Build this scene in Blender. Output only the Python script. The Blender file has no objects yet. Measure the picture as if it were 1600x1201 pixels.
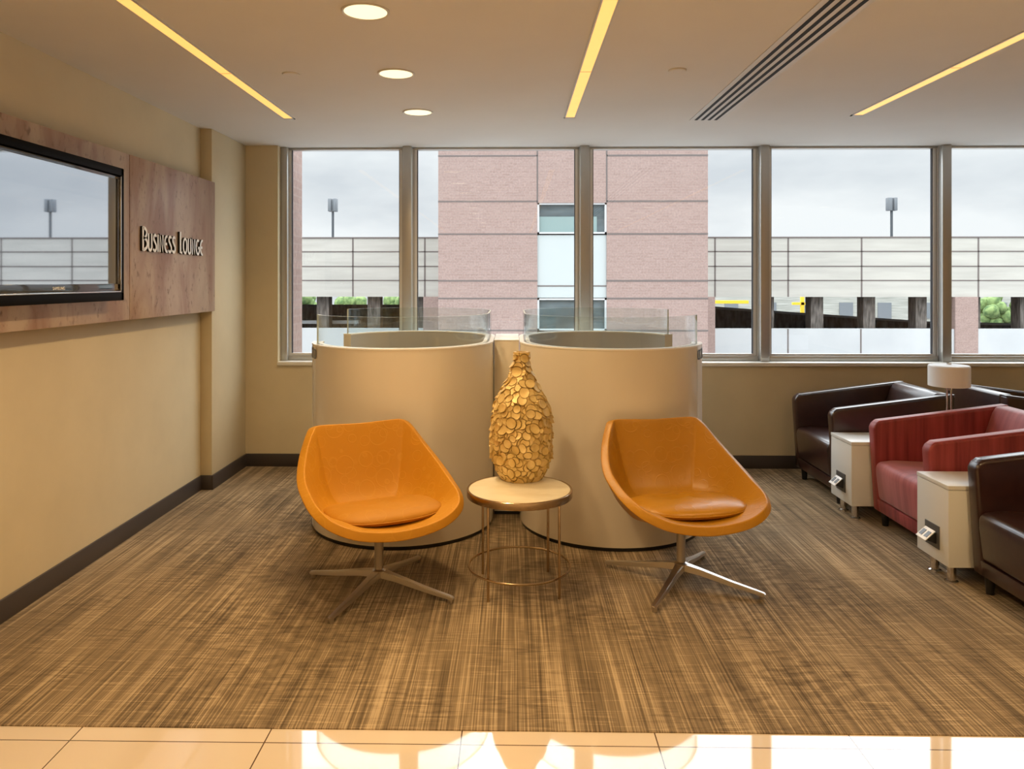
import bpy, bmesh, math, random
import numpy as np
from mathutils import Vector, Matrix
PI = math.pi
random.seed(7)
C = bpy.context.scene.collection
sc = bpy.context.scene

# ------------------------------------------------------------------ camera, exposure
F_PX = 1180.0
cd = bpy.data.cameras.new('camera')
cam = bpy.data.objects.new('camera', cd); C.objects.link(cam)
cam.location = (0, 0, 1.5)
cam.rotation_euler = (PI / 2, 0, math.radians(1.0))
cd.sensor_fit = 'HORIZONTAL'; cd.sensor_width = 36.0
cd.lens = F_PX / 1600 * 36.0
cd.shift_x = 18 / 1600
cd.shift_y = -162.5 / 1600
cd.clip_end = 500
sc.camera = cam
vs = sc.view_settings
vs.view_transform = 'Standard'; vs.look = 'None'; vs.gamma = 1.0; vs.use_curve_mapping = False
vs.exposure = 0.0
sc.cycles.max_bounces = 8; sc.cycles.transparent_max_bounces = 16
sc.cycles.caustics_reflective = False; sc.cycles.caustics_refractive = False
sc.cycles.sample_clamp_indirect = 6
sc.cycles.use_denoising = True
WARM = (1.0, 0.69, 0.35)
DL_POWER = 80.0       # watts of one recessed downlight
SUN = 0.3
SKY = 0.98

# ------------------------------------------------------------------ world: overcast sky
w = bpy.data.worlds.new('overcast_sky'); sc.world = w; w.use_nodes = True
nt = w.node_tree; N = nt.nodes; L = nt.links
for n in list(N): N.remove(n)
out = N.new('ShaderNodeOutputWorld'); bg = N.new('ShaderNodeBackground')
tc = N.new('ShaderNodeTexCoord'); mp = N.new('ShaderNodeMapping'); mp.inputs['Scale'].default_value = (2.2, 2.2, 6.5)
no = N.new('ShaderNodeTexNoise'); no.inputs['Scale'].default_value = 1.5; no.inputs['Detail'].default_value = 5; no.inputs['Roughness'].default_value = .5
rp = N.new('ShaderNodeValToRGB')
rp.color_ramp.elements[0].position = .36; rp.color_ramp.elements[0].color = (.74, .80, .85, 1)
rp.color_ramp.elements[1].position = .60; rp.color_ramp.elements[1].color = (1.0, 1.05, 1.07, 1)
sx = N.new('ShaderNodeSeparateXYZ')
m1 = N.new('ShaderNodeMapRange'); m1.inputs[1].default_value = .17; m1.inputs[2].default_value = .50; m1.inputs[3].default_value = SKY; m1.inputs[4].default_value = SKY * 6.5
L.new(tc.outputs['Generated'], mp.inputs['Vector']); L.new(mp.outputs[0], no.inputs['Vector'])
L.new(no.outputs['Fac'], rp.inputs['Fac']); L.new(rp.outputs['Color'], bg.inputs['Color'])
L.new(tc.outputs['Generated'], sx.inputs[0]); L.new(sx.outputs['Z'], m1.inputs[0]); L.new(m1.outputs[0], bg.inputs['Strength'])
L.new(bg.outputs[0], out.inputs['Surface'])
# the sun behind a thick layer of cloud, high behind the camera: a very wide, soft source
sd = bpy.data.lights.new('sun', 'SUN'); sd.energy = SUN; sd.angle = math.radians(70); sd.color = (1, .98, .95)
so = bpy.data.objects.new('sun', sd); C.objects.link(so); so.rotation_euler = (math.radians(52), 0, math.radians(-14)); so.location = (0, -20, 30)

# ------------------------------------------------------------------ materials
def mat(name, col, rough=.5, metal=0.0, spec=.5, coat=0.0, emit=None, es=1.0, coat_rough=.05, ior=None, sheen=0):
    m = bpy.data.materials.new(name); m.use_nodes = True
    b = m.node_tree.nodes['Principled BSDF']
    b.inputs['Base Color'].default_value = (*col, 1); b.inputs['Roughness'].default_value = rough
    b.inputs['Metallic'].default_value = metal; b.inputs['Specular IOR Level'].default_value = spec
    b.inputs['Coat Weight'].default_value = coat; b.inputs['Coat Roughness'].default_value = coat_rough
    if ior: b.inputs['IOR'].default_value = ior
    if sheen: b.inputs['Sheen Weight'].default_value = sheen
    if emit: b.inputs['Emission Color'].default_value = (*emit, 1); b.inputs['Emission Strength'].default_value = es
    return m
def nodes(m): return m.node_tree.nodes, m.node_tree.links, m.node_tree.nodes['Principled BSDF']
def noise_mix(m, c1, c2, scale=(1, 1, 1), detail=4, lo=.35, hi=.65, nscale=1.0, rough=.55, bump=0, bdist=.002):
    """base colour between c1 and c2 along a stretched noise in object space"""
    N, L, b = nodes(m)
    t = N.new('ShaderNodeTexCoord'); mp = N.new('ShaderNodeMapping'); mp.inputs['Scale'].default_value = scale
    n = N.new('ShaderNodeTexNoise'); n.inputs['Scale'].default_value = nscale; n.inputs['Detail'].default_value = detail; n.inputs['Roughness'].default_value = rough
    r = N.new('ShaderNodeValToRGB'); r.color_ramp.elements[0].position = lo; r.color_ramp.elements[0].color = (*c1, 1)
    r.color_ramp.elements[1].position = hi; r.color_ramp.elements[1].color = (*c2, 1)
    L.new(t.outputs['Object'], mp.inputs[0]); L.new(mp.outputs[0], n.inputs['Vector']); L.new(n.outputs['Fac'], r.inputs[0]); L.new(r.outputs[0], b.inputs['Base Color'])
    if bump:
        bp = N.new('ShaderNodeBump'); bp.inputs['Strength'].default_value = bump; bp.inputs['Distance'].default_value = bdist
        L.new(n.outputs['Fac'], bp.inputs['Height']); L.new(bp.outputs[0], b.inputs['Normal'])
    return m
M = {}
M['wall'] = noise_mix(mat('wall_paint', (.62, .52, .32), .6, spec=.3), (.60, .515, .345), (.64, .55, .37), nscale=3, bump=.05, bdist=.001)
M['ceiling'] = noise_mix(mat('ceiling_paint', (.8, .78, .75), .8, spec=.2), (.70, .685, .665), (.72, .705, .685), nscale=2)
M['base'] = mat('baseboard_grey', (.052, .042, .040), .45)
M['tile'] = mat('cream_tile', (.66, .55, .42), .04, ior=2.0)
M['frame'] = mat('window_aluminium', (.50, .50, .48), .35, .6)
M['framelight'] = mat('window_aluminium_pale', (.78, .80, .80), .3, .3)
M['gasket'] = mat('window_gasket', (.02, .02, .025), .5)
M['sill'] = mat('white_sill', (.78, .76, .70), .35)
M['white'] = mat('white_trim', (.85, .85, .82), .4)
M['pod'] = noise_mix(mat('pod_laminate', (.62, .53, .41), .17, spec=.5, coat=.3, coat_rough=.08), (.72, .66, .56), (.76, .70, .60), scale=(1, 1, .2), nscale=2)
M['podin'] = mat('pod_inner', (.40, .40, .40), .2)
M['podrim'] = mat('pod_rim_white', (.86, .84, .80), .3)
M['black'] = mat('black_plastic', (.012, .012, .013), .35)
M['tvblack'] = mat('television_black', (.006, .006, .007), .5, spec=.05)
M['bezel'] = mat('television_bezel', (.10, .105, .115), .06, .6)
M['gloss_black'] = mat('gloss_black', (.006, .006, .007), .06)
M['desk'] = mat('desk_laminate', (.45, .40, .34), .4)
M['chrome'] = mat('chrome', (.72, .70, .68), .14, 1.0)
M['alu'] = mat('polished_aluminium', (.60, .565, .52), .3, 1.0)
M['bronze'] = mat('brushed_bronze', (.50, .38, .25), .24, 1.0)
M['shade'] = mat('lamp_shade', (.86, .89, .92), .6)
M['cab'] = mat('cabinet_laminate', (.70, .71, .70), .35)
M['plate'] = mat('grey_plate', (.13, .13, .13), .4, .5)
M['letter'] = mat('white_letter', (.95, .97, .99), .35)
M['letterside'] = mat('black_letter_side', (.01, .01, .01), .5)
M['down'] = mat('downlight_lens', (.8, .75, .6), .5, emit=(1.0, .86, .52), es=1.25)
M['strip'] = noise_mix(mat('linear_light_lens', (.8, .6, .3), .5, emit=(1.0, .56, .14), es=1.22), (.25, .14, .04), (.3, .18, .06), nscale=6)
M['striporange'] = mat('linear_light_joint', (.8, .3, .1), .5, emit=(1, .22, .05), es=.9)
M['slot'] = mat('vent_slot_black', (.008, .008, .008), .8)
M['vent'] = mat('vent_grey', (.62, .61, .59), .5)
M['conc'] = noise_mix(mat('pale_precast', (.66, .65, .60), .8, spec=.1), (.345, .335, .305), (.41, .395, .36), scale=(.25, 1, 2.5), nscale=1.4, detail=6)
M['conclow'] = noise_mix(mat('pale_precast_lower', (.78, .8, .82), .8, spec=.1), (.37, .38, .39), (.41, .42, .425), nscale=.6, detail=4)
M['joint'] = mat('joint_dark', (.12, .10, .095), .9)
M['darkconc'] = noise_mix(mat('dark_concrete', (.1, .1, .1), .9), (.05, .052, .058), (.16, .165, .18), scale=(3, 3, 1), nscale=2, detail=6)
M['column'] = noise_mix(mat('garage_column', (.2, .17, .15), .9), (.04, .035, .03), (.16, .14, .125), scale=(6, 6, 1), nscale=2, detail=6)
M['column2'] = noise_mix(mat('pale_siding', (.3, .3, .29), .9), (.22, .225, .20), (.36, .36, .33), scale=(.4, 1, 9), nscale=1.5)
M['ground'] = mat('ground_pale', (.32, .32, .32), .9)
M['panelwhite'] = mat('white_spandrel', (.36, .39, .39), .6)
M['winframe'] = mat('white_window_frame', (.44, .45, .46), .5)
M['darkglass'] = noise_mix(mat('facade_glass', (.06, .08, .09), .15), (.05, .065, .07), (.10, .125, .135), scale=(1, 1, 3), nscale=1)
M['blind'] = mat('teal_blind', (.17, .24, .235), .5)
M['leaf'] = noise_mix(mat('tree_green', (.12, .3, .06), .9), (.05, .10, .03), (.20, .28, .10), nscale=3, detail=6)
M['yellow'] = mat('yellow_paint', (.8, .5, .03), .6)
M['post'] = mat('lamp_post_grey', (.05, .06, .07), .6)
M['head'] = mat('lamp_head_grey', (.13, .145, .16), .6)
# brick / granite cladding
m = mat('pink_brick', (.5, .36, .32), .85, spec=.1)
N, L, b = nodes(m)
t = N.new('ShaderNodeTexCoord'); mp = N.new('ShaderNodeMapping'); mp.inputs['Rotation'].default_value = (PI / 2, 0, 0)
br = N.new('ShaderNodeTexBrick'); br.inputs['Scale'].default_value = 1.0
br.inputs['Color1'].default_value = (.255, .180, .160, 1); br.inputs['Color2'].default_value = (.285, .206, .184, 1); br.inputs['Mortar'].default_value = (.28, .212, .19, 1)
br.inputs['Brick Width'].default_value = .21; br.inputs['Row Height'].default_value = .07; br.inputs['Mortar Size'].default_value = .008
n2 = N.new('ShaderNodeTexNoise'); n2.inputs['Scale'].default_value = 22; n2.inputs['Detail'].default_value = 5
mx = N.new('ShaderNodeMix'); mx.data_type = 'RGBA'; mx.blend_type = 'OVERLAY'; mx.inputs[0].default_value = .35
L.new(t.outputs['Object'], mp.inputs[0]); L.new(mp.outputs[0], br.inputs['Vector']); L.new(t.outputs['Object'], n2.inputs['Vector'])
L.new(br.outputs['Color'], mx.inputs[6]); L.new(n2.outputs['Fac'], mx.inputs[7]); L.new(mx.outputs[2], b.inputs['Base Color'])
M['brick'] = m
# copper-look panel
m = mat('mottled_copper_laminate', (.34, .2, .15), .33, spec=.5)
N, L, b = nodes(m)
t = N.new('ShaderNodeTexCoord'); mp = N.new('ShaderNodeMapping'); mp.inputs['Scale'].default_value = (1, 3.2, .9)
n1 = N.new('ShaderNodeTexNoise'); n1.inputs['Scale'].default_value = 1.5; n1.inputs['Detail'].default_value = 6; n1.inputs['Distortion'].default_value = .8
r1 = N.new('ShaderNodeValToRGB'); r1.color_ramp.elements[0].position = .36; r1.color_ramp.elements[0].color = (.32, .19, .145, 1); r1.color_ramp.elements[1].position = .64; r1.color_ramp.elements[1].color = (.50, .395, .315, 1)
mp2 = N.new('ShaderNodeMapping'); mp2.inputs['Scale'].default_value = (1, 34, 22)
n2 = N.new('ShaderNodeTexNoise'); n2.inputs['Scale'].default_value = 1.0; n2.inputs['Detail'].default_value = 3
r2 = N.new('ShaderNodeValToRGB'); r2.color_ramp.elements[0].position = .30; r2.color_ramp.elements[0].color = (.45, .38, .36, 1); r2.color_ramp.elements[1].position = .45; r2.color_ramp.elements[1].color = (1, 1, 1, 1)
n3 = N.new('ShaderNodeTexNoise'); n3.inputs['Scale'].default_value = 4.0; n3.inputs['Detail'].default_value = 2
r3 = N.new('ShaderNodeValToRGB'); r3.color_ramp.elements[0].position = .38; r3.color_ramp.elements[0].color = (0, 0, 0, 1); r3.color_ramp.elements[1].position = .6; r3.color_ramp.elements[1].color = (1, 1, 1, 1)
mx = N.new('ShaderNodeMix'); mx.data_type = 'RGBA'; mx.blend_type = 'MULTIPLY'
L.new(t.outputs['Object'], mp.inputs[0]); L.new(t.outputs['Object'], mp2.inputs[0]); L.new(mp.outputs[0], n1.inputs['Vector']); L.new(mp2.outputs[0], n2.inputs['Vector']); L.new(mp.outputs[0], n3.inputs['Vector'])
L.new(n1.outputs['Fac'], r1.inputs[0]); L.new(n2.outputs['Fac'], r2.inputs[0]); L.new(n3.outputs['Fac'], r3.inputs[0])
L.new(r3.outputs[0], mx.inputs[0]); L.new(r1.outputs[0], mx.inputs[6]); L.new(r2.outputs[0], mx.inputs[7]); L.new(mx.outputs[2], b.inputs['Base Color'])
M['copper'] = m
# carpet: streaks running to the window, short cross weaves
m = mat('striated_carpet', (.3, .2, .1), .95, spec=.08, sheen=.15)
N, L, b = nodes(m)
t = N.new('ShaderNodeTexCoord')
def nz(scale, detail=2, dist=0, rough=.5):
    mp = N.new('ShaderNodeMapping'); mp.inputs['Scale'].default_value = scale
    n = N.new('ShaderNodeTexNoise'); n.inputs['Scale'].default_value = 1; n.inputs['Detail'].default_value = detail; n.inputs['Distortion'].default_value = dist; n.inputs['Roughness'].default_value = rough
    L.new(t.outputs['Object'], mp.inputs[0]); L.new(mp.outputs[0], n.inputs['Vector']); return n.outputs['Fac']
def mth(op, a, c, clamp=False):
    k = N.new('ShaderNodeMath'); k.operation = op; k.use_clamp = clamp
    for i, v in enumerate((a, c)):
        if isinstance(v, (int, float)): k.inputs[i].default_value = v
        else: L.new(v, k.inputs[i])
    return k.outputs[0]
def ramp(v, a, c):
    k = N.new('ShaderNodeMapRange'); k.inputs[1].default_value = a; k.inputs[2].default_value = c; L.new(v, k.inputs[0]); return k.outputs[0]
fine = ramp(nz((170, 1.3, 1), 2), .32, .68)
mid = ramp(nz((38, .9, 1), 3), .3, .7)
wide = ramp(nz((9, 1.1, 1), 3), .3, .7)
dash = mth('MULTIPLY', ramp(nz((9, 60, 1), 1), .50, .60), ramp(nz((2.2, 3.5, 1), 2), .42, .6))
blocks = mth('MULTIPLY', ramp(nz((13, 22, 1), 0), .50, .58), ramp(nz((1.2, .8, 1), 1), .45, .6))
weft = mth('MULTIPLY', ramp(nz((5, 120, 1), 1), .60, .66), .16)
v = mth('ADD', mth('MULTIPLY', fine, .48), mth('MULTIPLY', mid, .29))
v = mth('ADD', v, mth('MULTIPLY', wide, .23))
v = mth('SUBTRACT', v, mth('MULTIPLY', dash, .15)); v = mth('ADD', v, weft); v = mth('SUBTRACT', v, mth('MULTIPLY', blocks, .13), True)
cr = N.new('ShaderNodeValToRGB'); e = cr.color_ramp.elements
e[0].position = .10; e[0].color = (.080, .056, .031, 1); e[1].position = .86; e[1].color = (.48, .365, .225, 1)
k = cr.color_ramp.elements.new(.48); k.color = (.210, .150, .086, 1)
L.new(v, cr.inputs[0])
stain = ramp(nz((.9, .9, 1), 3), .60, .72)
mx = N.new('ShaderNodeMix'); mx.data_type = 'RGBA'; mx.blend_type = 'MULTIPLY'; L.new(mth('MULTIPLY', stain, .35), mx.inputs[0]); L.new(cr.outputs[0], mx.inputs[6]); mx.inputs[7].default_value = (.5, .5, .5, 1)
L.new(mx.outputs[2], b.inputs['Base Color'])
bp = N.new('ShaderNodeBump'); bp.inputs['Strength'].default_value = .35; bp.inputs['Distance'].default_value = .003; L.new(v, bp.inputs['Height']); L.new(bp.outputs[0], b.inputs['Normal'])
M['carpet'] = m
# upholstery
def upholstery(name, col, rings=0.0, rough=.45, coat=0.0, spec=.35):
    m = mat(name, col, rough, spec=spec, coat=coat, coat_rough=.3)
    N, L, b = nodes(m)
    t = N.new('ShaderNodeTexCoord'); vo = N.new('ShaderNodeTexVoronoi'); vo.inputs['Scale'].default_value = 13; vo.inputs['Randomness'].default_value = .9
    vo2 = N.new('ShaderNodeTexVoronoi'); vo2.inputs['Scale'].default_value = 9
    L.new(t.outputs['Object'], vo.inputs['Vector']); L.new(t.outputs['Object'], vo2.inputs['Vector'])
    r = N.new('ShaderNodeValToRGB'); r.color_ramp.interpolation = 'LINEAR'
    for k_, (p, c) in enumerate(((.34, 0), (.375, 1), (.41, 0))):
        if k_ < 2: el = r.color_ramp.elements[k_]; el.position = p; el.color = (c, c, c, 1)
        else: el = r.color_ramp.elements.new(p); el.color = (c, c, c, 1)
    r2 = N.new('ShaderNodeValToRGB')
    for k_, (p, c) in enumerate(((.38, 0), (.42, 1), (.46, 0))):
        if k_ < 2: el = r2.color_ramp.elements[k_]; el.position = p; el.color = (c, c, c, 1)
        else: el = r2.color_ramp.elements.new(p); el.color = (c, c, c, 1)
    L.new(vo.outputs['Distance'], r.inputs[0]); L.new(vo2.outputs['Distance'], r2.inputs[0])
    a = N.new('ShaderNodeMath'); a.operation = 'MAXIMUM'; L.new(r.outputs[0], a.inputs[0]); L.new(r2.outputs[0], a.inputs[1])
    a2 = N.new('ShaderNodeMath'); a2.operation = 'MULTIPLY'; a2.inputs[1].default_value = rings; L.new(a.outputs[0], a2.inputs[0])
    mx = N.new('ShaderNodeMix'); mx.data_type = 'RGBA'; L.new(a2.outputs[0], mx.inputs[0]); mx.inputs[6].default_value = (*col, 1); mx.inputs[7].default_value = (min(col[0] * 1.35, 1), col[1] * 1.7, col[2] * 3 + .02, 1)
    L.new(mx.outputs[2], b.inputs['Base Color'])
    n = N.new('ShaderNodeTexNoise'); n.inputs['Scale'].default_value = 6; n.inputs['Detail'].default_value = 3; L.new(t.outputs['Object'], n.inputs['Vector'])
    bp = N.new('ShaderNodeBump'); bp.inputs['Strength'].default_value = .2; bp.inputs['Distance'].default_value = .01; L.new(n.outputs['Fac'], bp.inputs['Height'])
    bp2 = N.new('ShaderNodeBump'); bp2.inputs['Strength'].default_value = .25 * (rings > 0); bp2.inputs['Distance'].default_value = .002; L.new(a.outputs[0], bp2.inputs['Height']); L.new(bp.outputs[0], bp2.inputs['Normal'])
    L.new(bp2.outputs[0], b.inputs['Normal'])
    return m
M['orange_fabric'] = upholstery('orange_ring_fabric', (.52, .235, .014), .16, .55)
M['orange_seat'] = upholstery('orange_ring_fabric_seat', (.45, .195, .011), .16, .6)
M['orange_leather'] = upholstery('orange_worn_leather', (.46, .215, .013), .05, .36, spec=.45)
M['orange_leather_seat'] = upholstery('orange_worn_leather_seat', (.46, .215, .013), .07, .34, spec=.45)
M['brown'] = noise_mix(mat('brown_leather', (.06, .02, .015), .3, spec=.6, coat=.35, coat_rough=.15), (.024, .007, .006), (.034, .011, .009), nscale=20, bump=.12, bdist=.004)
M['red'] = noise_mix(mat('red_fabric', (.3, .03, .03), .5, spec=.5, sheen=.08), (.15, .010, .012), (.34, .05, .05), scale=(24, 24, 1.6), nscale=1, detail=3, lo=.3, hi=.7)
M['redseat'] = noise_mix(mat('red_fabric_seat', (.3, .03, .03), .5, spec=.5, sheen=.25), (.26, .035, .04), (.44, .10, .105), scale=(1.6, 24, 1.6), nscale=1, detail=3, lo=.3, hi=.7)
M['marble'] = noise_mix(mat('cream_marble', (.8, .72, .55), .18, spec=.5), (.72, .62, .42), (.84, .77, .60), scale=(1, 2, 1), nscale=4, detail=8, lo=.3, hi=.6)
M['vase'] = noise_mix(mat('matte_gold', (.70, .52, .22), .45, .2, spec=.5), (.62, .43, .14), (.80, .60, .26), nscale=18)
# thin clear glass
def glass(name, tint, fres=.06, rough=0.0, mul=.7):
    m = bpy.data.materials.new(name); m.use_nodes = True; nt = m.node_tree; N = nt.nodes; L = nt.links
    for n in list(N): N.remove(n)
    o = N.new('ShaderNodeOutputMaterial'); mx = N.new('ShaderNodeMixShader'); tr = N.new('ShaderNodeBsdfTransparent'); gl = N.new('ShaderNodeBsdfGlossy'); lw = N.new('ShaderNodeLayerWeight'); lw.inputs['Blend'].default_value = .5
    tr.inputs['Color'].default_value = (*tint, 1); gl.inputs['Roughness'].default_value = rough
    pw = N.new('ShaderNodeMath'); pw.operation = 'POWER'; pw.inputs[1].default_value = 5; L.new(lw.outputs['Facing'], pw.inputs[0])
    k = N.new('ShaderNodeMath'); k.operation = 'MULTIPLY_ADD'; k.inputs[1].default_value = mul; k.inputs[2].default_value = fres; L.new(pw.outputs[0], k.inputs[0])
    L.new(k.outputs[0], mx.inputs[0]); L.new(tr.outputs[0], mx.inputs[1]); L.new(gl.outputs[0], mx.inputs[2]); L.new(mx.outputs[0], o.inputs['Surface'])
    return m
M['glass'] = glass('window_glass', (.97, .98, .98), .05)
M['podglass'] = glass('pod_glass', (.93, .965, .96), .06)
M['glassedge'] = mat('glass_edge', (.62, .72, .71), .2)
# television screen: dark mirror-like panel
M['screen'] = mat('television_screen', (.56, .58, .62), .02, 1.0)

# ------------------------------------------------------------------ mesh helpers
def finish(name, bm, m, parent=None, smooth=True, angle=35, mats=None):
    me = bpy.data.meshes.new(name); bmesh.ops.recalc_face_normals(bm, faces=bm.faces); bm.to_mesh(me); bm.free()
    for x in (mats or [m]): me.materials.append(x)
    if smooth:
        me.polygons.foreach_set('use_smooth', [True] * len(me.polygons)); me.set_sharp_from_angle(angle=math.radians(angle))
    o = bpy.data.objects.new(name, me); C.objects.link(o)
    if parent: o.parent = parent
    return o
def thing(name, label, cat, loc=(0, 0, 0), rotz=0, group=None):
    o = bpy.data.objects.new(name, None); C.objects.link(o); o.empty_display_size = .1
    o.location = loc; o.rotation_euler = (0, 0, rotz); o['label'] = label; o['category'] = cat
    if group: o['group'] = group
    return o
def tag(o, label, cat, group=None):
    o['label'] = label; o['category'] = cat
    if group: o['group'] = group
    return o
def struct(o): o['kind'] = 'structure'; return o
def box(bm, x0, x1, y0, y1, z0, z1, bev=0, seg=2, mi=0):
    r = bmesh.ops.create_cube(bm, size=1); vv = r['verts']
    for v in vv: v.co = Vector((x0 + (v.co.x + .5) * (x1 - x0), y0 + (v.co.y + .5) * (y1 - y0), z0 + (v.co.z + .5) * (z1 - z0)))
    fs = {f for v in vv for f in v.link_faces}
    for f in fs: f.material_index = mi
    if bev:
        es = {e for v in vv for e in v.link_edges}
        bmesh.ops.bevel(bm, geom=list(es), offset=bev, segments=seg, affect='EDGES', profile=.5)
def cyl(bm, p, r, h, seg=24, r2=None, axis='Z', mi=0):
    g = bmesh.ops.create_cone(bm, cap_ends=True, segments=seg, radius1=r, radius2=r if r2 is None else r2, depth=h)
    R = {'Z': Matrix(), 'X': Matrix.Rotation(PI / 2, 4, 'Y'), 'Y': Matrix.Rotation(-PI / 2, 4, 'X')}[axis]
    T = Matrix.Translation(Vector(p)) @ R @ Matrix.Translation((0, 0, h / 2))
    for v in g['verts']: v.co = T @ v.co
    for f in {f for v in g['verts'] for f in v.link_faces}: f.material_index = mi
def tube(bm, pts, r, seg=10, closed=False, caps=True, rs=None):
    pts = [Vector(p) for p in pts]; n = len(pts); rings = []
    up = None
    for i, p in enumerate(pts):
        a = pts[(i - 1) % n] if (closed or i > 0) else p; c = pts[(i + 1) % n] if (closed or i < n - 1) else p
        d = (c - a).normalized()
        if up is None: up = Vector((0, 0, 1)) if abs(d.z) < .9 else Vector((1, 0, 0))
        s = d.cross(up).normalized(); up = s.cross(d).normalized()
        rr = rs[i] if rs else r
        rings.append([bm.verts.new(p + rr * (math.cos(2 * PI * k / seg) * s + math.sin(2 * PI * k / seg) * up)) for k in range(seg)])
    m_ = n if closed else n - 1
    for i in range(m_):
        A = rings[i]; B = rings[(i + 1) % n]
        for k in range(seg): bm.faces.new((A[k], A[(k + 1) % seg], B[(k + 1) % seg], B[k]))
    if caps and not closed: bm.faces.new(rings[0]); bm.faces.new(rings[-1][::-1])
def prism(bm, poly, y0, y1, bev=0, seg=3, plane='XZ', mi=0):
    """extrude a 2D outline; XZ outlines run along Y, XY outlines along Z, YZ outlines along X"""
    f3 = {'XZ': lambda a, b_, c: (a, c, b_), 'XY': lambda a, b_, c: (a, b_, c), 'YZ': lambda a, b_, c: (c, a, b_)}[plane]
    A = [bm.verts.new(f3(a, b_, y0)) for a, b_ in poly]; B = [bm.verts.new(f3(a, b_, y1)) for a, b_ in poly]
    fs = [bm.faces.new(A), bm.faces.new(B[::-1])]
    n = len(poly)
    for i in range(n): fs.append(bm.faces.new((A[i], B[i], B[(i + 1) % n], A[(i + 1) % n])))
    for f in fs: f.material_index = mi
    bmesh.ops.recalc_face_normals(bm, faces=fs)
    if bev: bmesh.ops.bevel(bm, geom=list({e for v in A + B for e in v.link_edges}), offset=bev, segments=seg, affect='EDGES', profile=.5)
def lathe(bm, prof, seg=40, c=(0, 0, 0)):
    rings = []
    for r, z in prof:
        if r < 1e-5: rings.append([bm.verts.new((c[0], c[1], c[2] + z))])
        else: rings.append([bm.verts.new((c[0] + r * math.cos(2 * PI * k / seg), c[1] + r * math.sin(2 * PI * k / seg), c[2] + z)) for k in range(seg)])
    for A, B in zip(rings, rings[1:]):
        for k in range(seg):
            a0, a1 = A[k % len(A)], A[(k + 1) % len(A)]; b0, b1 = B[k % len(B)], B[(k + 1) % len(B)]
            vs_ = [a0, a1, b1, b0]; u = []
            for q in vs_:
                if q not in u: u.append(q)
            if len(u) > 2: bm.faces.new(u)
def one(name, m, parent, fn, **k):
    bm = bmesh.new(); fn(bm); return finish(name, bm, m, parent, **k)
def catmull(P, n=8, closed=True):
    P = [np.array(p, float) for p in P]; out_ = []; m_ = len(P)
    for i in range(m_ if closed else m_ - 1):
        if closed: a, b_, c, d = P[(i - 1) % m_], P[i], P[(i + 1) % m_], P[(i + 2) % m_]
        else: a, b_, c, d = P[max(i - 1, 0)], P[i], P[i + 1], P[min(i + 2, m_ - 1)]
        for k in range(n):
            t_ = k / n; out_.append(.5 * ((2 * b_) + (-a + c) * t_ + (2 * a - 5 * b_ + 4 * c - d) * t_ ** 2 + (-a + 3 * b_ - 3 * c + d) * t_ ** 3))
    if not closed: out_.append(P[-1])
    return out_

# ------------------------------------------------------------------ room shell
CEIL = 2.59; BY = 6.07; GY = 6.20; SILL = .845
XL = -2.25; XC = -2.167; YC = 5.386; XR = 6.6; YB = -5.0; WX0 = -1.905; WX1 = 6.35
def sbox(name, m, *b, **k): return struct(one(name, m, None, lambda bm: box(bm, *b), **k))
# tiled floor
m = M['tile']; N, L, b = nodes(m)
t = N.new('ShaderNodeTexCoord'); mp = N.new('ShaderNodeMapping'); mp.inputs['Location'].default_value = (.172 + .64 * 10, -2.445 + .64 * 20, 0)
br = N.new('ShaderNodeTexBrick'); br.offset = 0; br.inputs['Scale'].default_value = 1; br.inputs['Brick Width'].default_value = .64; br.inputs['Row Height'].default_value = .64
br.inputs['Mortar Size'].default_value = .0022; br.inputs['Mortar Smooth'].default_value = 0
br.inputs['Color1'].default_value = (.66, .56, .45, 1); br.inputs['Color2'].default_value = (.69, .59, .48, 1); br.inputs['Mortar'].default_value = (.10, .06, .04, 1)
L.new(t.outputs['Object'], mp.inputs[0]); L.new(mp.outputs[0], br.inputs['Vector']); L.new(br.outputs['Color'], b.inputs['Base Color'])
sbox('floor', M['tile'], XL - .2, XR + .2, YB - .2, BY + .1, -.15, -.004)
carpet = one('carpet', M['carpet'], None, lambda bm: box(bm, XL, XR, 2.52, BY, -.004, 0))
tag(carpet, 'brown striated wall-to-wall carpet ending at the cream tiles', 'carpet')
sbox('ceiling', M['ceiling'], XL - .2, XR + .2, YB - .2, GY + .1, CEIL, CEIL + .15)
sbox('wall_left', M['wall'], XL - .2, XL, YB, BY + .1, 0, CEIL)
def colm(bm): box(bm, XL, XC, YC, BY, 0, CEIL, .004)
struct(one('trim_1', M['wall'], None, colm))
sbox('wall_right', M['wall'], XR, XR + .2, YB, BY + .1, 0, CEIL)
sbox('wall_front', M['wall'], XL - .2, XR + .2, YB - .2, YB, 0, CEIL)
def bwall(bm):
    box(bm, XL - .2, WX0, BY, GY + .1, 0, CEIL)
    box(bm, WX0, WX1, BY, GY + .1, 0, SILL - .03)
    box(bm, WX1, XR + .2, BY, GY + .1, 0, CEIL)
struct(one('wall_back', M['wall'], None, bwall))
struct(one('trim_2', M['sill'], None, lambda bm: box(bm, WX0, WX1, BY - .02, GY + .08, SILL - .03, SILL, .004)))
# baseboards
BH = .103
def bbl(bm): box(bm, XL, XL + .014, 2.52 - 7.5, YC, 0, BH, .004); box(bm, XL, XC, YC - .014, YC, 0, BH, .003); box(bm, XC, XC + .014, YC - .014, BY, 0, BH, .003)
struct(one('baseboard_left', M['base'], None, bbl))
struct(one('baseboard_back', M['base'], None, lambda bm: box(bm, XC + .01, XR, BY - .014, BY, 0, BH, .004)))
struct(one('baseboard_right', M['base'], None, lambda bm: box(bm, XR - .014, XR, YB, BY - .014, 0, BH, .004)))
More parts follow.
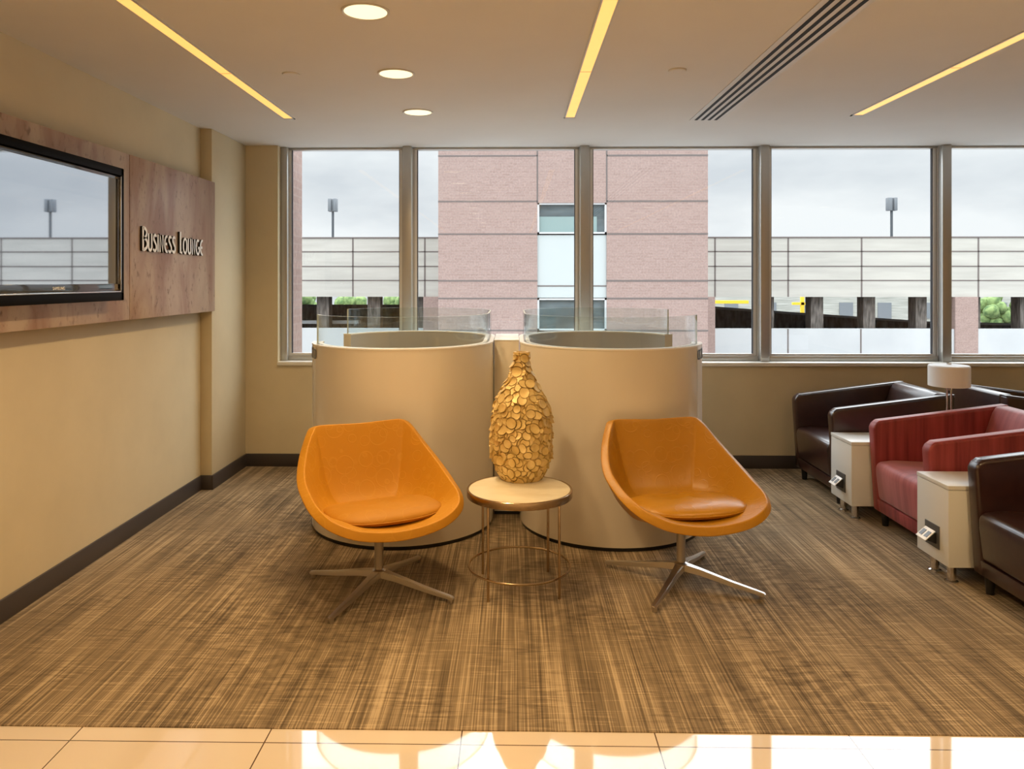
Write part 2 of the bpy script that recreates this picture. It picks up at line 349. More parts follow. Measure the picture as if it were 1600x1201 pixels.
# windows
MUL = [-.865, .575, 2.025, 3.475, 4.92]; edges = [WX0] + MUL + [WX1]
for i, x in enumerate(MUL):
    def mu(bm, x=x):
        box(bm, x - .036, x + .036, 6.115, GY - .02, SILL, CEIL, .003, mi=0)
        box(bm, x - .040, x + .040, GY - .02, GY + .012, SILL, CEIL, mi=1)
        box(bm, x - .036, x + .036, GY + .012, GY + .05, SILL, CEIL, mi=0)
    struct(one('trim_%d' % (i + 3), None, None, mu, mats=[M['frame'], M['framelight']]))
for i in range(len(edges) - 1):
    a, b_ = edges[i] + (.040 if i else 0), edges[i + 1] - (.040 if i < len(edges) - 2 else 0)
    root = bpy.data.objects.new('window_%d' % (i + 1), None); C.objects.link(root); struct(root)
    def fr(bm):
        w0 = .055
        if i == 0: box(bm, a, a + w0, GY - .06, GY + .05, SILL, CEIL, .003)
        else: box(bm, a, a + .012, GY - .01, GY + .03, SILL, CEIL)
        box(bm, b_ - .012, b_, GY - .01, GY + .03, SILL, CEIL)
        box(bm, a, b_, GY - .03, GY + .05, SILL, SILL + .042, .003)
        box(bm, a, b_, GY - .02, GY + .05, CEIL - .018, CEIL, .003)
    one('window_frame', M['frame'], root, fr)
    g0 = a + (.055 if i == 0 else .012)
    def ins(bm):
        box(bm, g0, g0 + .02, GY - .01, GY + .03, SILL + .042, CEIL - .018); box(bm, b_ - .032, b_ - .012, GY - .01, GY + .03, SILL + .042, CEIL - .018)
        box(bm, g0 + .02, b_ - .032, GY - .01, GY + .03, SILL + .042, SILL + .058)
    one('glazing_bead', M['framelight'], root, ins)
    def gk(bm): box(bm, g0 + .02, g0 + .026, GY - .003, GY + .02, SILL + .058, CEIL - .018); box(bm, b_ - .038, b_ - .032, GY - .003, GY + .02, SILL + .058, CEIL - .018)
    one('gasket', M['gasket'], root, gk)
    def pn(bm):
        vv = [bm.verts.new(p) for p in ((g0 + .026, GY + .01, SILL + .058), (b_ - .038, GY + .01, SILL + .058), (b_ - .038, GY + .01, CEIL - .018), (g0 + .026, GY + .01, CEIL - .018))]; bm.faces.new(vv)
    one('window_pane', M['glass'], root, pn, smooth=False)

# ------------------------------------------------------------------ ceiling fixtures
def strip_light(x, y1, label, end=-4.6):
    t = thing('linear_ceiling_light', label, 'ceiling light', (x, y1, CEIL), 0, 'linear lights in the ceiling')
    L_ = y1 - end
    def fr(bm):
        for s in (-1, 1): box(bm, s * .033 - .004, s * .033 + .004, -L_, 0, -.006, 0)
        box(bm, -.037, .037, -.035, 0, -.006, 0)
    one('frame', M['vent'], t, fr)
    def ln(bm):
        y = -.035; k = 0
        while y > -L_:
            y2 = max(y - 1.10, -L_); box(bm, -.029, .029, y2 + .01, y, -.004, 0); y = y2; k += 1
    lo = one('lens', M['strip'], t, ln)
    y = -.035 - 1.10
    while y > -L_:
        one('joint', M['striporange'], t, lambda bm: box(bm, -.029, .029, y, y + .01, -.0045, 0)); y -= 1.10
    return t
strip_light(-1.51, 5.07, 'amber linear light in ceiling above the wall television')
strip_light(.375, 5.07, 'amber linear light in ceiling near the middle of the room')
strip_light(2.26, 5.03, 'amber linear light in ceiling above the row of armchairs')
def downlight(x, y, label):
    t = thing('downlight', label, 'ceiling light', (x, y, CEIL), 0, 'round downlights' if y > 3 else 'downlights over the tiled floor')
    one('trim_ring', M['vent'], t, lambda bm: lathe(bm, [(.087, 0), (.098, 0), (.098, -.004), (.094, -.007), (.087, -.004), (.087, 0)], 40))
    one('lens', M['down'], t, lambda bm: lathe(bm, [(0, -.003), (.087, -.003), (.087, 0), (0, 0)], 40))
    ld = bpy.data.lights.new('downlight_lamp', 'SPOT'); ld.energy = DL_POWER; ld.color = WARM; ld.shadow_soft_size = .08; ld.spot_size = math.radians(150); ld.spot_blend = .9
    lo = bpy.data.objects.new('downlight_lamp', ld); C.objects.link(lo); lo.parent = t; lo.location = (0, 0, -.02)
    return t
downlight(-.60, 3.05, 'largest and nearest of the three round ceiling downlights')
downlight(-.62, 3.97, 'middle round downlight in the row of three in ceiling')
downlight(-.62, 4.88, 'smallest round downlight, nearest the windows')
for y in (2.1, 1.15, .2, -.8, -1.8, -2.8):
    for x in (-.62, 2.0, 4.6):
        if x > 3 and y not in (1.15, -.8, -2.8): continue
        downlight(x, y, 'round ceiling downlight over the tiled floor')
# small ceiling discs
for (x, y, lab) in ((-1.176, 3.97, 'small white sprinkler cover plate beside the amber strip nearest the television wall'), (.849, 3.93, 'small white sprinkler cover plate between the middle strip and the air slot')):
    tag(one('sprinkler_cover', M['ceiling'], None, lambda bm: lathe(bm, [(0, -.008), (.042, -.008), (.046, -.005), (.046, 0), (0, 0)], 32, (x, y, CEIL))), lab, 'sprinkler cover')
# slot diffuser
t = thing('slot_air_vent', 'long grey ceiling air vent with four black slots', 'air vent', (1.30, 5.15, CEIL))
one('frame', M['vent'], t, lambda bm: box(bm, -.105, .105, -9, 0, -.004, 0))
def sl(bm, k): box(bm, -.066 + k * .044 - .0095, -.066 + k * .044 + .0095, -8.98, -.012, -.006, -.003)
for k in range(4): one('slot', M['slot'], t, lambda bm: sl(bm, k))

# ------------------------------------------------------------------ wall panel, sign, television
PX = -2.150
t = thing('wall_panel', 'mottled copper-coloured panel mounted along the cream wall behind the television', 'wall panel', (PX, 0, 1.28))
one('panel', M['copper'], t, lambda bm: box(bm, -.05, 0, 4.196, 5.40, 0, .925, .002), mats=[M['copper']])
one('panel', M['copper'], t, lambda bm: box(bm, -.05, 0, 1.9, 4.19, 0, .925, .002))
one('standoff', M['base'], t, lambda bm: [box(bm, XL - PX, -.05, y, y + .05, .1, .82) for y in (2.2, 3.4, 4.6, 5.2)])
# sign letters
def arc(cx, cy, rx, ry, a0, a1, n=12): return [(cx + rx * math.cos(math.radians(a0 + (a1 - a0) * k / n)), cy + ry * math.sin(math.radians(a0 + (a1 - a0) * k / n))) for k in range(n + 1)]
GLY = {   # strokes inside a unit-high cell, x in units of the letter height
 'B': (.46, [[(.08, 0), (.08, 1)], [(.08, .95)] + arc(.10, .74, .30, .21, 90, -90) , [(.10, .53)] + arc(.12, .29, .34, .24, 90, -90) + [(.08, .05)]]),
 'U': (.52, [[(.08, 1), (.08, .28)] + arc(.25, .26, .17, .21, 180, 360) + [(.42, .28), (.42, 1)]]),
 'S': (.44, [arc(.24, .76, .15, .19, 30, 200, 10) + arc(.20, .26, .18, .22, 40, -150, 12)]),
 'I': (.20, [[(.09, 0), (.09, 1)]]),
 'N': (.52, [[(.08, 0), (.08, .97), (.42, .04), (.42, 1)]]),
 'E': (.46, [arc(.34, .5, .26, .45, 75, 285, 16), [(.10, .5), (.36, .5)]]),
 'L': (.40, [[(.08, 1), (.08, .05), (.36, .05)]]),
 'O': (.62, [arc(.31, .5, .23, .45, 0, 360, 28)]),
 'G': (.58, [arc(.32, .5, .24, .45, 55, 345, 20) + [(.54, .45), (.34, .45)]]),
}
def ribbon(bm, pts, w, x0, x1):
    """flat stroke of width w in the YZ plane, extruded from x0 to x1; front face (x1) white, the rest dark"""
    P = [Vector((0, p[0], p[1])) for p in pts]; n = len(P); Ls = []; Rs = []
    closed = (P[0] - P[-1]).length < 1e-4
    for i in range(n):
        a = P[i - 1] if i > 0 else (P[-2] if closed else P[i]); c = P[i + 1] if i < n - 1 else (P[1] if closed else P[i])
        d = (c - a).normalized(); s = Vector((0, -d.z, d.y))
        k = 1.0
        if i > 0 and i < n - 1:
            d1 = (P[i] - a).normalized(); co = max(.85, abs(s.dot(Vector((0, -d1.z, d1.y))))); k = 1 / co
        Ls.append(P[i] + s * w / 2 * k); Rs.append(P[i] - s * w / 2 * k)
    q = lambda v, x: bm.verts.new((x, v.y, v.z))
    a1 = [q(v, x1) for v in Ls]; b1 = [q(v, x1) for v in Rs]; a0 = [q(v, x0) for v in Ls]; b0 = [q(v, x0) for v in Rs]
    for i in range(n - 1):
        f = bm.faces.new((a1[i], a1[i + 1], b1[i + 1], b1[i])); f.material_index = 0
        for A, B in ((a1, a0), (b1, b0)): f = bm.faces.new((A[i], A[i + 1], B[i + 1], B[i])); f.material_index = 1
        f = bm.faces.new((a0[i], a0[i + 1], b0[i + 1], b0[i])); f.material_index = 1
    for i in (0, n - 1): f = bm.faces.new((a1[i], b1[i], b0[i], a0[i])); f.material_index = 1
sign = thing('wall_sign', 'white raised letters reading Business Lounge on the mottled panel', 'sign', (PX, 4.305, 1.672))
widths = []; word = [('B', 1)] + [(c, 0) for c in 'USINESS'] + [(' ', 0), ('L', 1)] + [(c, 0) for c in 'OUNGE']
H1, H0 = .140, .104
adv = lambda c, big: .055 if c == ' ' else GLY[c][0] * (H1 * (.93 if c == 'B' else .62) if big else H0) * (1.0) + .004
tot = sum(adv(c, b_) for c, b_ in word); kx = .855 / tot; y = 0
for c, big in word:
    if c != ' ':
        h = H1 if big else H0; hs = (H1 * (.9 if c == 'B' else .62)) if big else H0
        def lt(bm, c=c, h=h, hs=hs, y=y, big=big):
            for st in GLY[c][1]: ribbon(bm, [(y + px_ * hs * kx, pz * h) for px_, pz in st], (.018 if c == 'B' else .021) if big else .0165, 0.001, .015)
        one('letter', None, sign, lt, smooth=False, mats=[M['letter'], M['letterside']])
    y += adv(c, big) * kx
# television
TX = -2.06
tv = thing('television', 'wall-mounted black flat-screen television reflecting the windows', 'television', (TX, 3.375, 1.395))
def shell(bm):
    y0, y1, z0, z1 = -.585, .585, 0, .695
    prism(bm, [(y0, z0), (y1, z0), (y1, z1), (y0, z1)], -.04, -.065, plane='YZ')
    for (a, b_, c, d) in ((y0, y1, z0, z0 + .044), (y0, y1, z1 - .040, z1), (y0, y0 + .03, z0, z1), (y1 - .03, y1, z0, z1)):
        box(bm, -.055, 0, a, b_, c, d, .004)
one('casing', M['tvblack'], tv, shell)
def bez(bm):
    for (a, b_, c, d) in ((-.549, .549, .050, .088), (-.549, .549, .634, .649), (-.549, -.532, .06, .64), (.532, .549, .06, .64)): box(bm, -.05, -.006, a, b_, c, d, .002)
one('inner_bezel', M['bezel'], tv, bez)
one('screen', M['screen'], tv, lambda bm: box(bm, -.05, -.012, -.532, .532, .088, .634), smooth=False)
one('chrome_edge', M['chrome'], tv, lambda bm: [box(bm, -.012, .002, -.555, .555, .044, .050, .001), box(bm, -.012, .002, .549, .555, .046, .650, .001)])
one('wall_bracket', M['black'], tv, lambda bm: box(bm, -.0895, -.065, -.2, .2, .2, .5))
def text_mesh(body, size, name, mt, parent, loc, rot, ext=.0006):
    cu = bpy.data.curves.new(name, 'FONT'); cu.body = body; cu.size = size; cu.extrude = ext; cu.align_x = 'CENTER'
    tmp = bpy.data.objects.new('t', cu); C.objects.link(tmp); dg = bpy.context.evaluated_depsgraph_get()
    me = bpy.data.meshes.new_from_object(tmp.evaluated_get(dg)); bpy.data.objects.remove(tmp); me.name = name; me.materials.clear(); me.materials.append(mt)
    o = bpy.data.objects.new(name, me); C.objects.link(o); o.parent = parent; o.location = loc; o.rotation_euler = rot; return o
text_mesh('SAMSUNG', .020, 'brand_mark', M['letter'], tv, (-.0052, .02, .062), (PI / 2, 0, PI / 2))

# ------------------------------------------------------------------ round work pods
PR = .56; PYF = 4.74; PYB = 5.19; PH = 1.12; TH = .06
def pod_path(r, a0, a1, k=26):
    """outer half: starts at front-open end, runs round the front, along the closed side and round the back (opening towards -X)"""
    P = []
    for i in range(k + 1):
        a = math.radians(a0 + (360 - a0) * i / k); P.append((r * math.cos(a), PYF + r * math.sin(a)))
    for i in range(k + 1):
        a = math.radians(0 + a1 * i / k); P.append((r * math.cos(a), PYB + r * math.sin(a)))
    return P
def band(bm, Po, Pi, z0, z1, mirror, mo=0, mi_=0, mt=0, me_=0):
    s = -1 if mirror else 1
    V = lambda P, z: [bm.verts.new((s * x, y, z)) for x, y in P]
    o0, o1, i0, i1 = V(Po, z0), V(Po, z1), V(Pi, z0), V(Pi, z1); n = len(Po)
    for k in range(n - 1):
        for q, mi in (((o0[k], o0[k + 1], o1[k + 1], o1[k]), mo), ((i0[k], i0[k + 1], i1[k + 1], i1[k]), mi_), ((o1[k], o1[k + 1], i1[k + 1], i1[k]), mt), ((o0[k], o0[k + 1], i0[k + 1], i0[k]), mt)):
            f = bm.faces.new(q); f.material_index = mi
    for k in (0, n - 1): f = bm.faces.new((o0[k], o1[k], i1[k], i0[k])); f.material_index = me_
def pod(cx, mirror, label):
    t = thing('work_pod', label, 'work pod', (cx, 0, 0), 0, 'round work pods')
    A0, A1 = 183, 160
    one('kick_strip', M['black'], t, lambda bm: band(bm, pod_path(PR - .008, A0 + 1, A1 - 1), pod_path(PR - TH + .008, A0 + 1, A1 - 1), 0, .022, mirror))
    AS = 212 if mirror else 203
    one('shell', None, t, lambda bm: band(bm, pod_path(PR, AS + .3, A1), pod_path(PR - TH, AS + .3, A1), .022, PH - .008, mirror, 0, 1, 0, 0), mats=[M['pod'], M['podin']])
    def endp(bm):
        P = lambda r: [(r * math.cos(math.radians(a)), PYF + r * math.sin(math.radians(a))) for a in np.linspace(A0, AS - .3, 9)]
        band(bm, P(PR), P(PR - TH), .022, PH - .008, mirror)
    one('end_panel', M['podrim'], t, endp)
    def seam(bm):
        P = lambda r: [(r * math.cos(math.radians(a)), PYF + r * math.sin(math.radians(a))) for a in (AS - .3, AS + .3)]
        band(bm, P(PR - .006), P(PR - TH + .006), .022, PH - .008, mirror)
    one('seam', M['black'], t, seam, smooth=False)
    one('rim_cap', M['podrim'], t, lambda bm: band(bm, pod_path(PR + .002, A0, A1), pod_path(PR - TH - .002, A0, A1), PH - .008, PH, mirror))
    gl = one('glass_screen', None, t, lambda bm: band(bm, pod_path(PR - .024, A0 + 18, A1 - 1), pod_path(PR - .034, A0 + 18, A1 - 1), PH, PH + .175, mirror, 0, 0, 1, 1), mats=[M['podglass'], M['glassedge']])
    def dk(bm):
        prism(bm, [(-x if mirror else x, y) for x, y in pod_path(PR - TH - .004, 270, 150, 20)], .70, .735, plane='XY')
    one('desk', M['desk'], t, dk)
    # small dark label plate marks near the open end
    def mk(bm):
        def pt(a, z): r = PR + .0025; a = math.radians(a); x = r * math.cos(a); return (-x if mirror else x, PYF + r * math.sin(a), z)
        def bar(a0, a1, z0, z1):
            n_ = 4
            for q in range(n_):
                c0, c1 = a0 + (a1 - a0) * q / n_, a0 + (a1 - a0) * (q + 1) / n_
                bm.faces.new([bm.verts.new(pt(a, z)) for a, z in ((c0, z0), (c1, z0), (c1, z1), (c0, z1))])
        b0 = 1.035
        bar(193, 201, b0, b0 + .062); bar(201, 204.5, b0, b0 + .009); bar(201, 204.5, b0 + .05, b0 + .059)
        bar(205.6, 207.6, b0 + .002, b0 + .054); bar(210.2, 212, b0 + .002, b0 + .054); bar(207.6, 210.2, b0 - .002, b0 + .007); bar(207.6, 210.2, b0 + .05, b0 + .058)
    one('pod_mark', M['black'], t, mk, smooth=False)
    return t
pod(-.69, False, 'round cream work pod with curved glass screen, open towards the television wall')
pod(.60, True, 'round cream work pod with curved glass screen, open towards the armchairs')
t = thing('pod_connector', 'narrow cream box joining the two round work pods behind the vase', 'partition', (-.045, 4.84, 0))
one('body', M['pod'], t, lambda bm: box(bm, -.0795, .0795, 0, .55, .022, PH - .008, .002))
one('top_cap', M['podrim'], t, lambda bm: box(bm, -.0795, .0795, -.002, .55, PH - .008, PH, .001))
one('kick_strip', M['black'], t, lambda bm: box(bm, -.078, .078, .008, .54, 0, .022))
t = thing('monitor', 'thin black computer monitor showing just above the pod rim nearer the television', 'monitor', (-.66, 5.38, .735))
one('display', M['gloss_black'], t, lambda bm: prism(bm, [(-.17, .07), (.17, .07), (.17, .272), (.06, .284), (-.03, .284), (-.17, .272)], -.012, .012, .003, 2))
one('stand', M['black'], t, lambda bm: [box(bm, -.1, .1, -.06, .06, 0, .008, .003), box(bm, -.02, .02, .012, .03, .005, .15, .003)])

# ------------------------------------------------------------------ lounge chairs
half = [(0, -.365, .371), (.180, -.354, .391), (.295, -.305, .432), (.346, -.204, .470), (.360, -.052, .506), (.357, .094, .555), (.322, .225, .634), (.270, .317, .724), (.230, .357, .750), (.123, .366, .749), (0, .362, .746)]
rimc = half + [(-x, y, z) for x, y, z in half[-2:0:-1]]
RIM = np.array(catmull(rimc, 5))
PROF = catmull([(0, 0), (.30, .0), (.52, .02), (.68, .12), (.80, .33), (.90, .64), (1, 1)], 4, False)
def lounge(name_label, cx, cy, rot, m_shell, m_seat, base_rot):
    t = thing('lounge_chair', name_label, 'chair', (cx, cy, 0), rot, 'orange swivel lounge chairs')
    bm = bmesh.new(); c0 = np.array([0, -.02, .345]); rings = []
    for h, v in PROF:
        if h < 1e-6: rings.append([bm.verts.new(c0)]); continue
        ring = []
        for P in RIM:
            k = max(0.0, min(1.0, (P[1] + .02) / .37))        # 1 at the back
            hh = h + .05 * k * math.sin(PI * h)
            front = max(0.0, min(1.0, (-P[1] - .10) / .2))
            vv = v * (1 - front) + (h ** 1.6) * front
            ring.append(bm.verts.new((c0[0] + (P[0] - c0[0]) * hh, c0[1] + (P[1] - c0[1]) * hh, c0[2] + (P[2] - c0[2]) * vv)))
        rings.append(ring)
    n = len(RIM)
    for k in range(n): bm.faces.new((rings[0][0], rings[1][k], rings[1][(k + 1) % n]))
    for A, B in zip(rings[1:], rings[2:]):
        for k in range(n): bm.faces.new((A[k], B[k], B[(k + 1) % n], A[(k + 1) % n]))
    o = finish('seat_shell', bm, m_shell, t, angle=180)
    sm = o.modifiers.new('s', 'SOLIDIFY'); sm.thickness = .044; sm.offset = 0; sm.use_even_offset = False
    bv = o.modifiers.new('b', 'BEVEL'); bv.width = .018; bv.segments = 4; bv.limit_method = 'ANGLE'; bv.angle_limit = math.radians(60)
    # seat cushion, a flattened rounded D
    bm = bmesh.new(); rings = []; K = 64; cyc = -.070
    for j in range(17):
        a = -PI / 2 + PI * j / 16; ca = abs(math.cos(a)) ** .55; sa = math.copysign(abs(math.sin(a)) ** .9, math.sin(a)); ring = []
        for k in range(K):
            b_ = 2 * PI * k / K; cb, sb = math.cos(b_), math.sin(b_); e_ = .62
            x = .270 * math.copysign(abs(cb) ** e_, cb); y = .225 * math.copysign(abs(sb) ** e_, sb)
            if y < 0: y *= .92; 
            rr = (x / .262) ** 2 * .6 + (y / .225) ** 2 * .6
            z = .396 + .038 * sa - .075 * (y + .03) + .014 * (x / .262) ** 2 * ca
            ring.append(bm.verts.new((x * ca, cyc + y * ca, z + .006 * (1 - min(1, rr)))))
        rings.append(ring)
    for A, B in zip(rings, rings[1:]):
        for k in range(K): bm.faces.new((A[k], A[(k + 1) % K], B[(k + 1) % K], B[k]))
    bmesh.ops.remove_doubles(bm, verts=bm.verts, dist=1e-5)
    finish('seat_cushion', bm, m_seat, t, angle=180)
    def pipe(bm):
        P = []
        for k in range(K):
            b_ = 2 * PI * k / K; cb, sb = math.cos(b_), math.sin(b_); x = .271 * math.copysign(abs(cb) ** .62, cb); y = .226 * math.copysign(abs(sb) ** .62, sb)
            if y < 0: y *= .92
            P.append((x, cyc + y, .396 - .075 * (y + .03) + .014 * (x / .262) ** 2))
        tube(bm, P, .003, 6, True)
    one('piping', m_seat, t, pipe, angle=180)
    col = one('pedestal', M['alu'], t, lambda bm: lathe(bm, [(0, .318), (.085, .318), (.085, .308), (.03, .300), (.022, .285), (.022, .105), (.034, .098), (.036, .068), (.030, .062), (0, .062)], 32))
    for k in range(4):
        a = base_rot - rot + k * PI / 2
        def lg(bm, a=a):
            # tapered bar rising to the hub, foot pad at the tip
            secs = [(.022, .027, .066, .098), (.10, .021, .058, .086), (.25, .017, .034, .056), (.390, .013, .016, .034), (.405, .011, .016, .030)]
            R = []
            for r, hw, z0, z1 in secs:
                R.append([bm.verts.new((r * math.cos(a) - w_ * math.sin(a), r * math.sin(a) + w_ * math.cos(a), z)) for w_, z in ((-hw, z0), (hw, z0), (hw * .8, z1), (-hw * .8, z1))])
            for A, B in zip(R, R[1:]):
                for q in range(4): bm.faces.new((A[q], A[(q + 1) % 4], B[(q + 1) % 4], B[q]))
            bm.faces.new(R[0]); bm.faces.new(R[-1][::-1])
            bmesh.ops.recalc_face_normals(bm, faces=bm.faces)
            bmesh.ops.bevel(bm, geom=[e_ for e_ in bm.edges], offset=.0035, segments=2, affect='EDGES')
        leg = one('leg', M['alu'], t, lg)
        one('foot_glide', M['alu'], leg, lambda bm: cyl(bm, (.386 * math.cos(a), .386 * math.sin(a), 0), .012, .017, 16))
    return t
lounge('orange swivel lounge chair in ring-patterned fabric, nearer the television wall', -.654, 3.655, math.radians(26.7), M['orange_fabric'], M['orange_seat'], math.radians(-22))
lounge('orange swivel lounge chair in smooth worn leather, nearer the row of armchairs', .832, 3.77, math.radians(11.7), M['orange_leather'], M['orange_leather_seat'], math.radians(-30))

# ------------------------------------------------------------------ side table and vase
TXX, TYY = .029, 3.71
t = thing('side_table', 'round side table with cream marble top and thin bronze legs', 'table', (TXX, TYY, 0))
one('tabletop', M['marble'], t, lambda bm: lathe(bm, [(0, .455), (.250, .455), (.250, .477), (.247, .480), (0, .480)], 72))
one('top_band', M['bronze'], t, lambda bm: lathe(bm, [(.250, .446), (.258, .446), (.259, .448), (.259, .479), (.257, .481), (.250, .481), (.250, .446)], 72))
for k in range(4):
    a = math.radians(51.5 + 90 * k); x, y = .238 * math.cos(a), .238 * math.sin(a)
    one('leg', M['bronze'], t, lambda bm: cyl(bm, (x, y, 0), .0065, .447, 14))
one('ring_stretcher', M['bronze'], t, lambda bm: tube(bm, [(.248 * math.cos(2 * PI * k / 72), .248 * math.sin(2 * PI * k / 72), .105) for k in range(72)], .0055, 10, True))
# vase with overlapping petal relief
def vase():
    S = 302.0
    pr = [(0, 29), (.02, 32), (.08, 38), (.16, 44.5), (.25, 47), (.36, 47), (.47, 45.5), (.56, 42), (.64, 36), (.72, 27), (.79, 19.5), (.86, 14), (.93, 11.5), (1.0, 11)]
    zz = np.array([p[0] for p in pr]); rr = np.array([p[1] / S for p in pr]); H = .652
    nz_, na = 420, 420
    Z = np.linspace(0, 1, nz_); Rm = np.interp(Z, zz, rr)
    for _ in range(12): Rm[1:-1] = (Rm[:-2] + Rm[1:-1] * 2 + Rm[2:]) / 4
    A = np.linspace(0, 2 * PI, na, endpoint=False)
    # petals as overlapping tilted discs scattered over the body
    rng = np.random.RandomState(5)
    X = Rm[:, None] * np.cos(A)[None]; Y = Rm[:, None] * np.sin(A)[None]; ZZ = np.repeat((Z * H)[:, None], na, 1)
    disp = np.zeros((nz_, na)) ; sp = .031; pts = []
    z = .010
    while z < H - .004:
        r = float(np.interp(z / H, zz, rr)); k = max(5, int(2 * PI * r / sp)); off = rng.rand()
        for q in range(k): pts.append((z + rng.uniform(-.008, .008), 2 * PI * (q + off + rng.uniform(-.25, .25)) / k, r))
        z += .0245
    rng.shuffle(pts)
    for (z, a, r) in pts:
        cx_, cy_ = r * math.cos(a), r * math.sin(a); R = rng.uniform(.018, .027)
        i0, i1 = np.searchsorted(Z * H, [z - .03, z + .03]); i0 = max(i0, 0); sl_ = slice(i0, i1)
        da = (A - a + PI) % (2 * PI) - PI
        dx = da[None, :] * Rm[sl_, None]; dz = ZZ[sl_] - z
        th = rng.uniform(0, PI); u = dx * math.cos(th) + dz * math.sin(th); v = -dx * math.sin(th) + dz * math.cos(th)
        el = rng.uniform(.72, 1.0); rad = np.sqrt(u * u + (v / el) ** 2) / R
        tx, tz = rng.uniform(-.25, .25), rng.uniform(-.38, .10)
        h = rng.uniform(.005, .015) + dx * tx + dz * tz + .0045 * rad ** 2
        inside = rad < 1; edge_ = (rad >= 1) & (rad < 1.13)
        cur = disp[sl_]; cur = np.where(edge_, np.minimum(cur, cur * .25), cur); disp[sl_] = np.where(inside, np.maximum(cur * .15, h), cur)
    Rn = Rm[:, None] + disp - .006
    X = Rn * np.cos(A); Y = Rn * np.sin(A)
    co = np.stack([X, Y, ZZ], -1).reshape(-1, 3)
    idx = np.arange(nz_ * na).reshape(nz_, na)
    q = np.stack([idx[:-1], np.roll(idx[:-1], -1, 1), np.roll(idx[1:], -1, 1), idx[1:]], -1).reshape(-1, 4)
    verts = co.tolist(); faces = q.tolist()
    faces.append(idx[0][::-1].tolist())
    # open mouth: short inner wall
    b0 = len(verts); rin = Rm[-1] - .008
    for zt in (H, H - .05): verts += [(rin * math.cos(a), rin * math.sin(a), zt) for a in A]
    for k in range(na):
        k2 = (k + 1) % na; faces.append([int(idx[-1][k]), int(idx[-1][k2]), b0 + k2, b0 + k]); faces.append([b0 + k, b0 + k2, b0 + na + k2, b0 + na + k])
    faces.append([b0 + na + k for k in range(na)])
    me = bpy.data.meshes.new('vase'); me.from_pydata(verts, [], faces); me.update(); me.materials.append(M['vase'])
    me.polygons.foreach_set('use_smooth', [True] * len(me.polygons)); me.set_sharp_from_angle(angle=math.radians(50))
    o = bpy.data.objects.new('vase', me); C.objects.link(o); o.location = (.040, 3.90, .4805); return o
tag(vase(), 'tall bottle-shaped gold vase covered in overlapping petals on the side table', 'vase')

# ------------------------------------------------------------------ club armchairs (front towards -X), cabinets, lamp
def armchair(x_front, y0, y1, rot, label, m_body, m_seat, m_top, gy=None):
    """local: front at x=-.41, back at x=+.41, near arm at -Y"""
    W = y1 - y0; cx = x_front + .41; cy = (y0 + y1) / 2
    t = thing('armchair', label, 'armchair', (cx, cy, 0), rot, 'leather and fabric club armchairs')
    a = .078; hw = W / 2
    prof = [(-.375, .085), (.385, .085), (.41, .735), (-.36, .640), (-.392, .628), (-.408, .598)]
    for s in (-1, 1):
        arm = one('arm', m_body, t, lambda bm: prism(bm, prof, s * hw, s * (hw - a), .014, 3))
        tp = [(-.392, .624, ), (-.37, .640), (.395, .737), (.41, .737), (.41, .728), (.39, .726), (-.37, .628), (-.384, .618)]
        one('arm_top', m_top, arm, lambda bm: prism(bm, [(x, z + .003) for x, z in tp], s * (hw - .010), s * (hw - a + .010), .004, 2))
    one('backrest', m_seat, t, lambda bm: prism(bm, [(.20, .10), (.40, .10), (.408, .738), (.325, .738), (.30, .70), (.20, .40)], -(hw - a) , hw - a, .016, 3))
    one('base', m_body, t, lambda bm: prism(bm, [(-.372, .088), (.3, .088), (.3, .165), (-.380, .165)], -(hw - a + .02), hw - a + .02, .006, 2))
    one('seat', m_seat, t, lambda bm: prism(bm, [(-.383, .168), (.27, .168), (.27, .385), (-.30, .408), (-.385, .400), (-.404, .37), (-.402, .32)], -(hw - a) + .001, hw - a - .001, .022, 4))
    for sx in (-.33, .34):
        for sy in (-1, 1): one('foot', M['black'], t, lambda bm: cyl(bm, (sx, sy * (hw - .06), 0), .018, .09, 14, r2=.024))
    return t
armchair(2.115, 5.065, 5.80, 0, 'dark brown leather armchair standing against the window wall', M['brown'], M['brown'], M['brown'])
armchair(2.195, 4.035, 4.725, 0, 'red striped fabric armchair between two white cabinets', M['red'], M['redseat'], M['redseat'])
armchair(2.20, 2.99, 3.715, 0, 'dark brown leather armchair nearest the tiled floor', M['brown'], M['brown'], M['brown'])
armchair(3.255, 5.04, 5.76, PI, 'dark brown leather armchair facing away behind the table lamp', M['brown'], M['brown'], M['brown'])

